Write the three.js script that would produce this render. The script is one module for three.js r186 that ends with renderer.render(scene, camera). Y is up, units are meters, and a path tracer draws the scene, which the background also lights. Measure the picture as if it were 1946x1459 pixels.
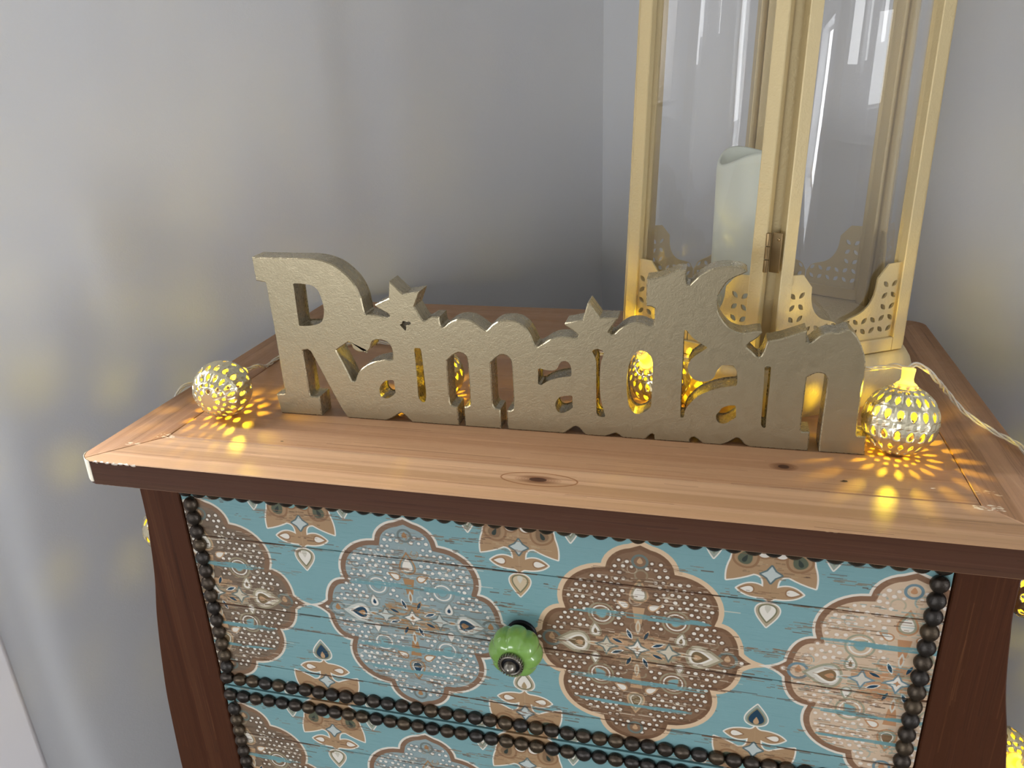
import * as THREE from 'three';
import { mergeGeometries, toCreasedNormals } from 'three/addons/utils/BufferGeometryUtils.js';
import { RoundedBoxGeometry } from 'three/addons/geometries/RoundedBoxGeometry.js';
import { RectAreaLightUniformsLib } from 'three/addons/lights/RectAreaLightUniformsLib.js';

// ---------------------------------------------------------------- camera, sky, daylight, exposure
const H = 0.75;                                   // height of the chest's top above the floor
const scene = new THREE.Scene();
const camera = new THREE.PerspectiveCamera(52.261, 1946 / 1459, 0.02, 30);
camera.position.set(0.11656, H + 0.25757, 0.41798);
camera.rotation.set(THREE.MathUtils.degToRad(-22.2613), THREE.MathUtils.degToRad(14.8062), THREE.MathUtils.degToRad(-2.3613), 'YXZ');
const renderer = new THREE.WebGLRenderer({ antialias: true });
renderer.shadowMap.enabled = true;
renderer.toneMapping = THREE.LinearToneMapping;
renderer.toneMappingExposure = 1.0;
scene.background = new THREE.Color(0.3, 0.34, 0.38);
RectAreaLightUniformsLib.init();
// daylight entering at the windows: [name, wall, centre along the wall, width, sill, head, radiance, colour]
const DAY_LEFT = 185.0, DAY_RIGHT = 20.0, DAY_SLIT = 8.0, DAY_BACK = 8.6;
const DAY = new THREE.Color(0.955, 0.98, 1.0);
const LED = new THREE.Color(1.0, 0.74, 0.02), LED_POWER = 0.024;

// ---------------------------------------------------------------- helpers
function rng(seed) { return () => { seed |= 0; seed = (seed + 0x6d2b79f5) | 0; let t = Math.imul(seed ^ (seed >>> 15), 1 | seed); t = (t + Math.imul(t ^ (t >>> 7), 61 | t)) ^ t; return ((t ^ (t >>> 14)) >>> 0) / 4294967296; }; }
const used = {};
function numbered(n) { const k = (used[n] = (used[n] ?? -1) + 1); return k ? `${n}_${String(k).padStart(3, '0')}` : n; }
function thing(name, label, category, pos = [0, 0, 0], group) {
  const o = new THREE.Group(); o.name = numbered(name); o.position.set(...pos); scene.add(o);
  o.userData = { label, category }; if (group) o.userData.group = group; return o;
}
function part(name, geo, mat, parent, label) {
  const m = new THREE.Mesh(geo, mat); m.name = numbered(name); m.castShadow = m.receiveShadow = true;
  if (label) m.userData.label = label; parent.add(m); return m;
}
function partGroup(name, parent, label) { const g = new THREE.Group(); g.name = numbered(name); if (label) g.userData.label = label; parent.add(g); return g; }
function struct(name, geo, mat) { const m = new THREE.Mesh(geo, mat); m.name = name; m.castShadow = m.receiveShadow = true; m.userData.kind = 'structure'; scene.add(m); return m; }
function uvBy(geo, fn) {
  const g = geo.index ? geo.toNonIndexed() : geo, p = g.attributes.position, n = g.attributes.normal, uv = new Float32Array(p.count * 2);
  for (let i = 0; i < p.count; i++) { const r = fn(p.getX(i), p.getY(i), p.getZ(i), n.getX(i), n.getY(i), n.getZ(i)); uv[2 * i] = r[0]; uv[2 * i + 1] = r[1]; }
  g.setAttribute('uv', new THREE.BufferAttribute(uv, 2)); return g;
}
function box(w, h, d, x, y, z, r = 0.0006) { const g = new RoundedBoxGeometry(w, h, d, 2, Math.min(r, w / 2.01, h / 2.01, d / 2.01)); g.translate(x, y, z); return g; }
function canvas(w, h) { const c = document.createElement('canvas'); c.width = w; c.height = h; return c; }
function tex(c, srgb = true, repeat) {
  const t = new THREE.CanvasTexture(c); if (srgb) t.colorSpace = THREE.SRGBColorSpace;
  t.wrapS = t.wrapT = THREE.RepeatWrapping; if (repeat) t.repeat.set(...repeat); return t;
}
function noiseData(n, seed, fn) {                  // tileable value noise -> DataTexture (grey)
  const r = rng(seed), lat = {}; const get = (s, x, y) => { const k = s; lat[k] ??= Float32Array.from({ length: s * s }, r); return lat[k][((y % s + s) % s) * s + ((x % s + s) % s)]; };
  const val = (s, u, v) => { const x = u * s, y = v * s, i = Math.floor(x), j = Math.floor(y), a = x - i, b = y - j, f = a * a * (3 - 2 * a), g = b * b * (3 - 2 * b); return (get(s, i, j) * (1 - f) + get(s, i + 1, j) * f) * (1 - g) + (get(s, i, j + 1) * (1 - f) + get(s, i + 1, j + 1) * f) * g; };
  const d = new Uint8Array(n * n * 4);
  for (let y = 0; y < n; y++) for (let x = 0; x < n; x++) { const v = Math.max(0, Math.min(255, 255 * fn((s) => val(s, x / n, y / n)))); const k = (y * n + x) * 4; d[k] = d[k + 1] = d[k + 2] = v; d[k + 3] = 255; }
  const t = new THREE.DataTexture(d, n, n); t.magFilter = THREE.LinearFilter; t.minFilter = THREE.LinearMipmapLinearFilter; t.generateMipmaps = true; t.wrapS = t.wrapT = THREE.RepeatWrapping; t.needsUpdate = true; return t;
}
function clone(t, rx, ry) { const c = t.clone(); c.repeat.set(rx, ry); c.needsUpdate = true; return c; }

// ---------------------------------------------------------------- shared textures and materials
const pebble = noiseData(512, 11, (v) => 0.15 + 0.45 * v(128) + 0.4 * v(64));
const fine = noiseData(512, 12, (v) => 0.3 * v(16) + 0.3 * v(64) + 0.4 * v(256));
const blotch = noiseData(512, 13, (v) => 0.5 * v(6) + 0.3 * v(17) + 0.2 * v(60));

const soft = noiseData(512, 14, (v) => 0.72 + 0.28 * (0.6 * v(40) + 0.4 * v(150)));

// wood: long fibres drawn as many soft strokes inside a rectangle of the canvas
function wood(ctx, x, y, w, h, along, base, seed, px) {
  const r = rng(seed); ctx.save(); ctx.beginPath(); ctx.rect(x, y, w, h); ctx.clip();
  ctx.fillStyle = `rgb(${base.join(',')})`; ctx.fillRect(x, y, w, h);
  if (along === 'y') { ctx.translate(x, y); ctx.rotate(Math.PI / 2); ctx.translate(0, -w); [w, h] = [h, w]; } else ctx.translate(x, y);
  for (let k = 0; k < 26; k++) {                                   // broad bands of growth
    const yy = r() * h, t = (r() - 0.5) * 2, c = base.map((b) => Math.max(0, Math.min(255, b + t * 34)));
    ctx.fillStyle = `rgba(${c.map(Math.round).join(',')},0.35)`; ctx.fillRect(0, yy, w, (0.003 + 0.012 * r()) * px);
  }
  const n = Math.round(h / px * 5200);
  for (let k = 0; k < n; k++) {
    const x0 = -w * 0.1 + r() * w * 1.1, y0 = r() * h, L = (0.02 + 0.16 * r() * r()) * px, dark = r() < 0.64, a = 0.08 + 0.44 * r() * r();
    const bend = (r() - 0.5) * 0.004 * px;
    ctx.strokeStyle = dark ? `rgba(${Math.round(base[0] * 0.42)},${Math.round(base[1] * 0.36)},${Math.round(base[2] * 0.32)},${a})` : `rgba(${Math.min(255, base[0] + 62)},${Math.min(255, base[1] + 52)},${Math.min(255, base[2] + 40)},${a})`;
    ctx.lineWidth = (0.00016 + 0.00055 * r() * r()) * px; ctx.beginPath(); ctx.moveTo(x0, y0); ctx.quadraticCurveTo(x0 + L / 2, y0 + bend, x0 + L, y0 + bend * 0.4); ctx.stroke();
  }
  ctx.restore();
}
// tabletop print: covers the top and, folded down, the 20 mm edges
const TOP = { x0: -0.355, z0: -0.442, w: 0.71, d: 0.467, px: 2880 };
const topCanvas = canvas(2045, 1345);
{
  const c = topCanvas.getContext('2d'), px = TOP.px, X = (x) => (x - TOP.x0) * px, Y = (z) => (z - TOP.z0) * px, base = [164, 125, 92];
  wood(c, 0, 0, 2045, 1345, 'x', base, 21, px);
  const slope = (ctx, pts) => { ctx.beginPath(); pts.forEach(([x, z], i) => (i ? ctx.lineTo(X(x), Y(z)) : ctx.moveTo(X(x), Y(z)))); ctx.closePath(); ctx.clip(); };
  for (const s of [-1, 1]) { c.save(); slope(c, [[s * 0.36, 0.03], [s * 0.284, -0.046], [s * 0.284, -0.371], [s * 0.36, -0.447]]); wood(c, s < 0 ? 0 : X(0.28), 0, X(-0.28), 1345, 'y', [158, 118, 86], 22 + s, px); c.restore(); }
  c.save(); slope(c, [[-0.36, 0.03], [-0.284, -0.046], [0.284, -0.046], [0.36, 0.03]]); wood(c, 0, Y(-0.05), 2045, 240, 'x', [170, 133, 100], 27, px); c.restore();
  c.save(); c.beginPath(); c.rect(0, Y(0.0004), 2045, 200); c.clip(); wood(c, 0, Y(0.0004), 2045, 90, 'x', [80, 48, 31], 28, px); c.restore();
  for (const s of [-1, 1]) wood(c, s < 0 ? 0 : X(0.3304), 0, X(-0.3304), 1345, 'y', [80, 48, 31], 29 + s, px);
  const knot = (x, z, rx, rz, seed) => {
    const r = rng(seed);
    for (let k = 16; k >= 0; k--) { const f = k / 16; c.strokeStyle = `rgba(${Math.round(96 - 30 * (1 - f))},${Math.round(56 - 22 * (1 - f))},${Math.round(32 - 14 * (1 - f))},${0.1 + 0.28 * (1 - f)})`; c.lineWidth = 3; c.beginPath(); c.ellipse(X(x), Y(z), (0.2 + f * 1.6 + 0.05 * r()) * rx * px, (0.2 + f * 1.25) * rz * px, 0, 0, 7); c.stroke(); }
    c.fillStyle = 'rgba(58,32,20,0.85)'; c.beginPath(); c.ellipse(X(x), Y(z), rx * px * 0.7, rz * px * 0.7, 0, 0, 7); c.fill();
  };
  knot(0.0135, -0.0295, 0.0085, 0.0036, 5); knot(0.1725, -0.0755, 0.0052, 0.0036, 6);
  c.strokeStyle = 'rgba(110,60,30,0.55)'; c.lineWidth = 3; c.beginPath(); c.ellipse(X(0.014), Y(-0.03), 0.026 * px, 0.0085 * px, 0, 0, 7); c.stroke();
  // bare, chipped patches at the mitres and along the front left arris
  const r = rng(77), chips = (x, z, w, d, n, col) => { for (let k = 0; k < n; k++) { c.fillStyle = col; c.beginPath(); const cx = X(x + (r() - 0.5) * w), cy = Y(z + (r() - 0.5) * d), R = (0.0004 + 0.0012 * r() * r()) * px; for (let a = 0; a < 7; a++) { const q = a / 7 * 6.283, m = R * (0.5 + r()); c.lineTo(cx + Math.cos(q) * m * 1.7, cy + Math.sin(q) * m * 0.7); } c.fill(); } };
  chips(-0.284, -0.047, 0.016, 0.007, 26, 'rgba(226,205,176,0.75)'); chips(-0.302, -0.03, 0.012, 0.004, 12, 'rgba(226,205,176,0.6)');
  chips(0.287, -0.043, 0.016, 0.006, 26, 'rgba(228,212,186,0.85)'); chips(0.292, -0.062, 0.018, 0.006, 8, 'rgba(220,200,170,0.6)');
  chips(-0.296, 0.0006, 0.036, 0.0016, 40, 'rgba(236,226,212,0.9)'); chips(0.2, 0.0004, 0.05, 0.0006, 2, 'rgba(220,196,160,0.6)');
  chips(0.21, -0.062, 0.002, 0.001, 3, 'rgba(40,26,18,0.9)'); chips(0.262, -0.062, 0.003, 0.001, 3, 'rgba(235,222,200,0.9)'); chips(-0.19, -0.053, 0.002, 0.001, 2, 'rgba(40,26,18,0.9)');
  for (let k = 0; k < 16; k++) { const x = 0.288 + 0.03 * r(), z = -0.05 - 0.16 * r(); c.strokeStyle = `rgba(196,160,120,${0.12 + 0.22 * r()})`; c.lineWidth = 1 + 2 * r(); c.beginPath(); c.moveTo(X(x), Y(z)); c.lineTo(X(x - 0.004), Y(z - 0.03 - 0.05 * r())); c.stroke(); }
}
const topMap = tex(topCanvas); topMap.wrapS = topMap.wrapT = THREE.ClampToEdgeWrapping;
const topUV = (yTop) => (x, y, z, nx, ny, nz) => {
  let X = x, Z = z; if (Math.abs(ny) < 0.7) { if (Math.abs(nz) > Math.abs(nx)) Z += Math.sign(nz) * (yTop - y); else X += Math.sign(nx) * (yTop - y); }
  return [(X - TOP.x0) / TOP.w, 1 - (Z - TOP.z0) / TOP.d];
};
// the sawn edges of the sign: brushed-on gold, rubbed in streaks along the board
const rubCanvas = canvas(1024, 256);
{
  const c = rubCanvas.getContext('2d'), r = rng(61); c.fillStyle = '#a1957a'; c.fillRect(0, 0, 1024, 256);
  for (let k = 0; k < 5200; k++) { const cl = r() < 0.4 ? '196,190,168' : r() < 0.6 ? '170,158,128' : '128,118,94'; c.fillStyle = `rgba(${cl},${0.05 + 0.2 * r() * r()})`; c.fillRect(r() * 1024, r() * 256, 3 + 26 * r() * r(), 1 + 5 * r() * r()); }
}
const rubbed = tex(rubCanvas, true, [3, 9]);
const grainCanvas = canvas(1024, 1024);
wood(grainCanvas.getContext('2d'), 0, 0, 1024, 1024, 'y', [78, 41, 20], 31, 2400);
const M = {
  top: new THREE.MeshPhysicalMaterial({ map: topMap, roughness: 0.52, roughnessMap: clone(soft, 3, 2), specularIntensity: 0.7, bumpMap: topMap, bumpScale: 0.0002 }),
  wood: new THREE.MeshPhysicalMaterial({ map: tex(grainCanvas, true, [2.3, 2.3]), roughness: 0.58, specularIntensity: 0.5 }),
  darkWood: new THREE.MeshStandardMaterial({ color: 0x2a1c16, roughness: 0.8 }),
  raw: new THREE.MeshStandardMaterial({ color: 0xe9dfcb, roughness: 0.75, bumpMap: clone(fine, 20, 20), bumpScale: 0.0003 }),
  bead: new THREE.MeshPhysicalMaterial({ color: 0x6b5a48, metalness: 0.85, roughness: 0.42, roughnessMap: clone(blotch, 1, 1), bumpMap: clone(fine, 1, 1), bumpScale: 0.0001 }),
  wire: new THREE.MeshStandardMaterial({ color: 0x3a332c, metalness: 0.8, roughness: 0.5 }),
  green: new THREE.MeshPhysicalMaterial({ color: 0x86b356, roughness: 0.22, clearcoat: 0.8, clearcoatRoughness: 0.08 }),
  pewter: new THREE.MeshStandardMaterial({ color: 0x9b968c, metalness: 1, roughness: 0.3 }),
  black: new THREE.MeshStandardMaterial({ color: 0x15151a, metalness: 0.6, roughness: 0.4 }),
  sign: new THREE.MeshPhysicalMaterial({ color: 0xa1957a, metalness: 0.68, roughness: 0.44, roughnessMap: clone(soft, 7, 7), bumpMap: clone(fine, 14, 14), bumpScale: 0.00012 }),
  signEdge: new THREE.MeshPhysicalMaterial({ map: rubbed, metalness: 0.6, roughness: 0.33, roughnessMap: clone(soft, 20, 20), bumpMap: clone(fine, 30, 30), bumpScale: 0.00006 }),
  gold: new THREE.MeshPhysicalMaterial({ color: 0xd3bf91, metalness: 0.25, roughness: 0.42, bumpMap: clone(pebble, 9, 9), bumpScale: 0.00022 }),
  lining: new THREE.MeshStandardMaterial({ color: 0x2c2723, roughness: 0.7 }),
  inner: new THREE.MeshStandardMaterial({ color: 0xd3bf91, roughness: 0.6 }),
  glass: new THREE.MeshPhysicalMaterial({ color: 0xffffff, roughness: 0.0, metalness: 0, transmission: 1, thickness: 0, ior: 1.5 }),
  hinge: new THREE.MeshStandardMaterial({ color: 0x8a7350, metalness: 0.8, roughness: 0.35 }),
  wax: new THREE.MeshPhysicalMaterial({ color: 0xe0e5d8, roughness: 0.5 }),
  shell: new THREE.MeshPhysicalMaterial({ color: 0xdcd2b4, metalness: 0.9, roughness: 0.24 }),
  cap: new THREE.MeshPhysicalMaterial({ color: 0xfff1c8, roughness: 0.85, transmission: 0.6, thickness: 0 }),
  bulb: new THREE.MeshStandardMaterial({ color: 0xffe9a0, emissive: LED, emissiveIntensity: 6, roughness: 0.4 }),
  clear: new THREE.MeshPhysicalMaterial({ color: 0xece6da, roughness: 0.35, transmission: 0.35, thickness: 0, clearcoat: 0.6 }),
  wall: new THREE.MeshStandardMaterial({ color: 0xd8d9dc, roughness: 0.78, bumpMap: fine, bumpScale: 0.00012 }),
  trim: new THREE.MeshStandardMaterial({ color: 0xe6e2e4, roughness: 0.45 }),
  ceiling: new THREE.MeshStandardMaterial({ color: 0xa3a19d, roughness: 0.9 }),
  floor: new THREE.MeshStandardMaterial({ color: 0x6e675f, roughness: 0.6, bumpMap: clone(blotch, 1, 1), bumpScale: 0.0006 }),
};

// ---------------------------------------------------------------- the room: a corner, two flanking walls, two walls behind the camera
const K = new THREE.Vector3(-0.0435, 0, -0.757), dL = new THREE.Vector3(-0.66, 0, 0.7513), dR = new THREE.Vector3(0.7513, 0, 0.66);
const LEN = 5.0, TALL = 2.5, THICK = 0.18;
const at = (sL, sR, y = 0) => K.clone().addScaledVector(dL, sL).addScaledVector(dR, sR).setY(y);
// a wall: extruded outline with openings; u runs along the wall, the room lies on its +w side
function wall(name, origin, along, inward, len, openings) {
  const s = new THREE.Shape([[-THICK, 0], [len + THICK, 0], [len + THICK, TALL], [-THICK, TALL]].map((p) => new THREE.Vector2(...p)));
  for (const [a, b, lo, hi] of openings) s.holes.push(new THREE.Path([[a, lo], [a, hi], [b, hi], [b, lo]].map((p) => new THREE.Vector2(...p))));
  const g = new THREE.ExtrudeGeometry(s, { depth: THICK, bevelEnabled: false }); g.translate(0, 0, -THICK);
  g.applyMatrix4(new THREE.Matrix4().makeBasis(along, new THREE.Vector3(0, 1, 0), inward).setPosition(origin));
  const uv = g.attributes.uv; for (let i = 0; i < uv.count; i++) uv.setXY(i, uv.getX(i) * 4, uv.getY(i) * 4);
  // keep it right-handed: flip faces when the basis mirrors
  if (along.clone().cross(new THREE.Vector3(0, 1, 0)).dot(inward) < 0) { const p = g.attributes; for (const k of Object.keys(p)) { const a = p[k], n = a.itemSize; for (let i = 0; i < a.count; i += 3) for (let c = 0; c < n; c++) { const t = a.array[(i + 1) * n + c]; a.array[(i + 1) * n + c] = a.array[(i + 2) * n + c]; a.array[(i + 2) * n + c] = t; } } g.computeVertexNormals(); }
  return struct(name, g, M.wall);
}
const SLIT_L = [1.525, 1.635, 0.995, 2.1], WIN_L = [0.885, 1.1, 0.93, 1.65], SLIT_R = [1.08, 1.145, 1.003, 2.1], WIN_R = [2.45, 4.05, 0.12, 1.15], WIN_B = [1.0, 3.4, 0.12, 1.2];
wall('wall_left', K, dL, dR, LEN, [WIN_L, SLIT_L]);
wall('wall_right', K, dR, dL, LEN, [SLIT_R, WIN_R]);
wall('wall_back', at(0, LEN), dL, dR.clone().negate(), LEN, []);
wall('wall_front', at(LEN, 0), dR, dL.clone().negate(), LEN, [WIN_B]);
{
  const slab = (t) => { const g = new THREE.BoxGeometry(LEN + 2 * THICK, t, LEN + 2 * THICK); g.applyMatrix4(new THREE.Matrix4().makeBasis(dR, new THREE.Vector3(0, 1, 0), dL.clone()).setPosition(at(LEN / 2, LEN / 2))); return g; };
  const f = slab(0.1); f.translate(0, -0.05, 0); struct('floor', f, M.floor);
  const c = slab(0.1); c.translate(0, TALL + 0.05, 0); struct('ceiling', c, M.ceiling);
}
const mirrored = (along, inward) => along.clone().cross(new THREE.Vector3(0, 1, 0)).dot(inward) < 0;
const basisOf = (along, inward) => new THREE.Matrix4().makeBasis(mirrored(along, inward) ? along.clone().negate() : along, new THREE.Vector3(0, 1, 0), inward);
// windows: frame, pane and the daylight that enters there
function windowIn(n, origin, along, inward, [a, b, lo, hi], radiance, deep = 0.145) {
  const w = b - a, h = hi - lo, mid = origin.clone().addScaledVector(along, (a + b) / 2).setY((lo + hi) / 2), basis = basisOf(along, inward);
  const g = new THREE.Group(); g.name = `window_${n}`; g.userData.kind = 'structure'; scene.add(g);
  const put = (geo) => { geo.applyMatrix4(basis); geo.translate(mid.x, mid.y, mid.z); return geo; };
  const f = Math.min(0.03, w * 0.12), bars = [[w, f, 0, h / 2 - f / 2], [w, f, 0, -h / 2 + f / 2], [f, h - 2 * f, -w / 2 + f / 2, 0], [f, h - 2 * f, w / 2 - f / 2, 0]];
  for (const [bw, bh, x, y] of bars) part('window_frame', put(new THREE.BoxGeometry(bw, bh, 0.02).translate(x, y, -deep - 0.004 - 0.011)), M.trim, g);
  part('window_pane', put(new THREE.BoxGeometry(w - 2 * f, h - 2 * f, 0.004).translate(0, 0, -deep - 0.015)), M.glass, g);
  if (n === 1) for (const [bw, bh, x, y] of [[0.004, h, -w / 2 + 0.002, 0], [0.004, h, w / 2 - 0.002, 0], [w, 0.004, 0, h / 2 - 0.002], [w, 0.004, 0, -h / 2 + 0.002]]) part('window_lining', put(new THREE.BoxGeometry(bw, bh, 0.16).translate(x, y, -0.062)), M.lining, g);
  const L = new THREE.RectAreaLight(DAY, radiance, w - 2 * f, h - 2 * f); L.name = numbered('daylight');
  L.position.copy(mid).addScaledVector(inward, -deep); L.lookAt(L.position.clone().add(inward)); scene.add(L);
  }
windowIn(1, K, dL, dR, WIN_L, DAY_LEFT);
windowIn(2, K, dR, dL, SLIT_R, DAY_SLIT, 0.01);
windowIn(5, K, dL, dR, SLIT_L, DAY_SLIT, 0.02);
windowIn(3, K, dR, dL, WIN_R, DAY_RIGHT);
windowIn(4, at(LEN, 0), dR, dL.clone().negate(), WIN_B, DAY_BACK);
// white casing beside the left window, running down to the floor, and its far twin
let trimN = 0;
function casing(along, inward, s, w, lo, hi) {
  const g = box(w, hi - lo, 0.018, mirrored(along, inward) ? -s : s, (lo + hi) / 2, 0.009, 0.003);
  g.applyMatrix4(basisOf(along, inward).setPosition(K)); struct(`trim_${++trimN}`, g, M.trim);
}
casing(dL, dR, 0.872, 0.022, 0.925, 1.72); casing(dL, dR, 1.137, 0.07, 0.925, 1.72); casing(dL, dR, 1.0165, 0.311, 0, 0.925);
casing(dR, dL, 2.415, 0.07, 0.05, 1.22); casing(dR, dL, 4.085, 0.07, 0.05, 1.22);

// ---------------------------------------------------------------- printed drawer fronts
const PRINT = { w: 548, h: 206 };                  // millimetres
const printCanvas = canvas(2048, 770);
{
  const k = 2048 / PRINT.w, c = printCanvas.getContext('2d'), r = rng(404); c.scale(k, k); c.translate(274, -26);
  const TEAL = '#83adb1', BROWN = '#8d6a4e', TAUPE = '#7f6c59', WHITE = '#f3ece0', PEACH = '#e3c3a1', GREY = '#93a9a9', NAVY = '#153f58', OLIVE = '#7d7a5c', SAND = '#c9a37c';
  c.fillStyle = TEAL; c.fillRect(-274, 26, 548, 206);
  for (let i = 0; i < 5200; i++) { c.fillStyle = r() < 0.5 ? `rgba(70,120,130,${0.12 * r()})` : `rgba(160,205,208,${0.12 * r()})`; c.fillRect(-280 + 560 * r(), 26 + 206 * r(), 3 + 26 * r() * r(), 0.25 + 0.5 * r()); }
  // one quarter of the lobed outline, then mirrored round
  const bez = (p, n) => Array.from({ length: n }, (_, i) => { const t = i / n, s = 1 - t; return [0, 1].map((a) => s * s * s * p[0][a] + 3 * s * s * t * p[1][a] + 3 * s * t * t * p[2][a] + t * t * t * p[3][a]); });
  const quarter = [...bez([[84, 0], [78, 1], [74, 4], [71, 7]], 5), ...bez([[71, 7], [70, 20], [64, 29], [54, 29.5]], 9), ...bez([[54, 29.5], [61, 47], [47, 67], [25, 68]], 12), ...bez([[25, 68], [24, 79], [13, 86], [4, 86]], 8), [0, 89]];
  const outline = [...quarter, ...quarter.slice(0, -1).reverse().map(([x, y]) => [-x, y]), ...quarter.slice(1).map(([x, y]) => [-x, -y]), ...quarter.slice(1, -1).reverse().map(([x, y]) => [x, -y])];
  const poly = (pts, cx, cy, s = 1) => { c.beginPath(); pts.forEach(([x, y], i) => (i ? c.lineTo(cx + x * s, cy + y * s) : c.moveTo(cx + x * s, cy + y * s))); c.closePath(); };
  const inside = (x, y, s) => { let hit = false; for (let i = 0, j = outline.length - 1; i < outline.length; j = i++) { const [xi, yi] = outline[i], [xj, yj] = outline[j]; if ((yi * s > y) !== (yj * s > y) && x < (xj - xi) * s * (y - yi * s) / ((yj - yi) * s) + xi * s) hit = !hit; } return hit; };
  // a petal: pointed at one end, round at the other
  const petal = (x, y, a, L, W, fill, edge, ew = 0.8) => { c.save(); c.translate(x, y); c.rotate(a); c.beginPath(); c.moveTo(0, -L); c.bezierCurveTo(W * 0.5, -L * 0.55, W, -L * 0.1, W * 0.8, L * 0.25); c.bezierCurveTo(W * 0.55, L * 0.65, -W * 0.55, L * 0.65, -W * 0.8, L * 0.25); c.bezierCurveTo(-W, -L * 0.1, -W * 0.5, -L * 0.55, 0, -L); c.closePath(); if (edge) { c.strokeStyle = edge; c.lineWidth = ew * 2; c.stroke(); } c.fillStyle = fill; c.fill(); c.restore(); };
  const leaf = (x, y, a, L, W, fill) => { c.save(); c.translate(x, y); c.rotate(a); c.beginPath(); c.moveTo(0, -L); c.quadraticCurveTo(W * 1.7, 0, 0, L); c.quadraticCurveTo(-W * 1.7, 0, 0, -L); c.fillStyle = fill; c.fill(); c.restore(); };
  const star = (x, y, R, q, fill, edge) => { c.beginPath(); for (let i = 0; i < 8; i++) { const a = i * Math.PI / 4 - Math.PI / 2, m = i % 2 ? R * q : R; c[i ? 'lineTo' : 'moveTo'](x + Math.cos(a) * m, y + Math.sin(a) * m); } c.closePath(); if (edge) { c.strokeStyle = edge; c.lineWidth = 2.2; c.stroke(); } c.fillStyle = fill; c.fill(); };
  const ring = (x, y, R, col, w) => { c.strokeStyle = col; c.lineWidth = w; c.beginPath(); c.arc(x, y, R, 0, 7); c.stroke(); };
  function medallion(cx, cy, P) {
    poly(outline, cx, cy); c.fillStyle = P.fill; c.fill();
    c.save(); poly(outline, cx, cy); c.clip(); poly(outline, cx, cy); c.strokeStyle = P.border; c.lineWidth = 10; c.stroke();
    for (let i = 0; i < 900; i++) { c.fillStyle = r() < 0.5 ? P.tintA : P.tintB; c.globalAlpha = 0.16 * r(); c.fillRect(cx - 84 + 168 * r(), cy - 88 + 176 * r(), 2 + 10 * r(), 0.5 + 1.6 * r()); } c.globalAlpha = 1; c.restore();
    poly(outline, cx, cy); c.strokeStyle = P.edge; c.lineWidth = 1.9; c.stroke();
    for (let i = 0; i < 260; i++) { const x = -74 + 148 * r(), y = -78 + 156 * r(); if (!inside(x, y, 0.86)) continue; c.strokeStyle = [P.soft, P.warm, P.pale, P.scrB][Math.floor(r() * 4)]; c.globalAlpha = 0.25 + 0.4 * r(); c.lineWidth = 0.5 + 0.9 * r(); c.beginPath(); c.arc(cx + x, cy + y, 1 + 3.6 * r(), r() * 6.3, r() * 6.3 + 1.8); c.stroke(); } c.globalAlpha = 1;
    // rows of dots that follow the lobes, leaving the cross of flowers free
    for (let j = -18; j <= 18; j++) for (let i = -18; i <= 18; i++) {
      const x = i * 5.5 + (j & 1 ? 2.75 : 0) + 1.4 * (r() - 0.5), y = j * 4.9 + 1.4 * (r() - 0.5), free = Math.abs(y) < 15 + 5 * Math.cos(x / 16) && Math.abs(x) < 56 || Math.abs(x) < 9 && Math.abs(y) < 66 || Math.hypot(Math.abs(x) - 62, y) < 8 || Math.hypot(Math.abs(x) - 27, Math.abs(y) - 27) < 10.5 || Math.hypot(x, Math.abs(y) - 74) < 6;
      if (free || !inside(x, y, 0.9)) continue; const shy = 0.75 + 0.25 * r();
      c.fillStyle = P.halo; c.beginPath(); c.arc(cx + x, cy + y, 2.4, 0, 7); c.fill(); c.fillStyle = P.dot; c.beginPath(); c.ellipse(cx + x, cy + y, 1.55 * shy, 1.42 * shy, 0, 0, 7); c.fill();
    }
    for (const s of [-1, 1]) {
      ring(cx + s * 62, cy, 6.2, P.ring, 2); petal(cx + s * 62, cy - 1, 0, 4, 2.6, P.warm); ring(cx, cy + s * 74, 5, P.ring, 1.8); petal(cx, cy + s * 74, 0, 3.4, 2.4, P.warm);
      petal(cx + s * 43, cy + 0.5, s * Math.PI / 2, 14, 10, P.pale, P.soft, 1.8); petal(cx + s * 42, cy + 0.5, s * Math.PI / 2, 8, 5.8, P.eye, WHITE, 1.6); petal(cx + s * 41.2, cy + 0.8, s * Math.PI / 2, 4, 2.8, P.warm);
      petal(cx + s * 30, cy - 11, 0.1 * s, 6.5, 3.6, WHITE, P.soft, 1.4); petal(cx + s * 30, cy - 11, 0.1 * s, 3, 1.5, P.eye); petal(cx + s * 30, cy + 12, Math.PI, 5.5, 3, WHITE, P.soft, 1.2);
      petal(cx, cy + s * 47, s > 0 ? Math.PI : 0, 11, 6.5, P.soft, P.warm, 1.2); petal(cx, cy + s * 47, s > 0 ? Math.PI : 0, 7, 4, s > 0 ? P.eye : WHITE, WHITE, 0.7);
      for (const t of [-1, 1]) { petal(cx + t * 10, cy + s * 37, t * 1.1, 5, 2.6, WHITE, P.warm, 1); c.save(); ring(cx + s * 26, cy + t * 27, 9, P.soft, 1.4); ring(cx + s * 26, cy + t * 27, 6.6, WHITE, 1.1); petal(cx + s * 26, cy + t * 27, s * t * 0.7, 5.6, 4, TEAL, P.soft, 0.8); c.restore(); }
      c.fillStyle = P.warm; c.beginPath(); c.moveTo(cx - 2.4, cy + s * 22); c.lineTo(cx + 2.4, cy + s * 22); c.lineTo(cx + 4.4, cy + s * 36); c.lineTo(cx - 4.4, cy + s * 36); c.fill();
    }
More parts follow.
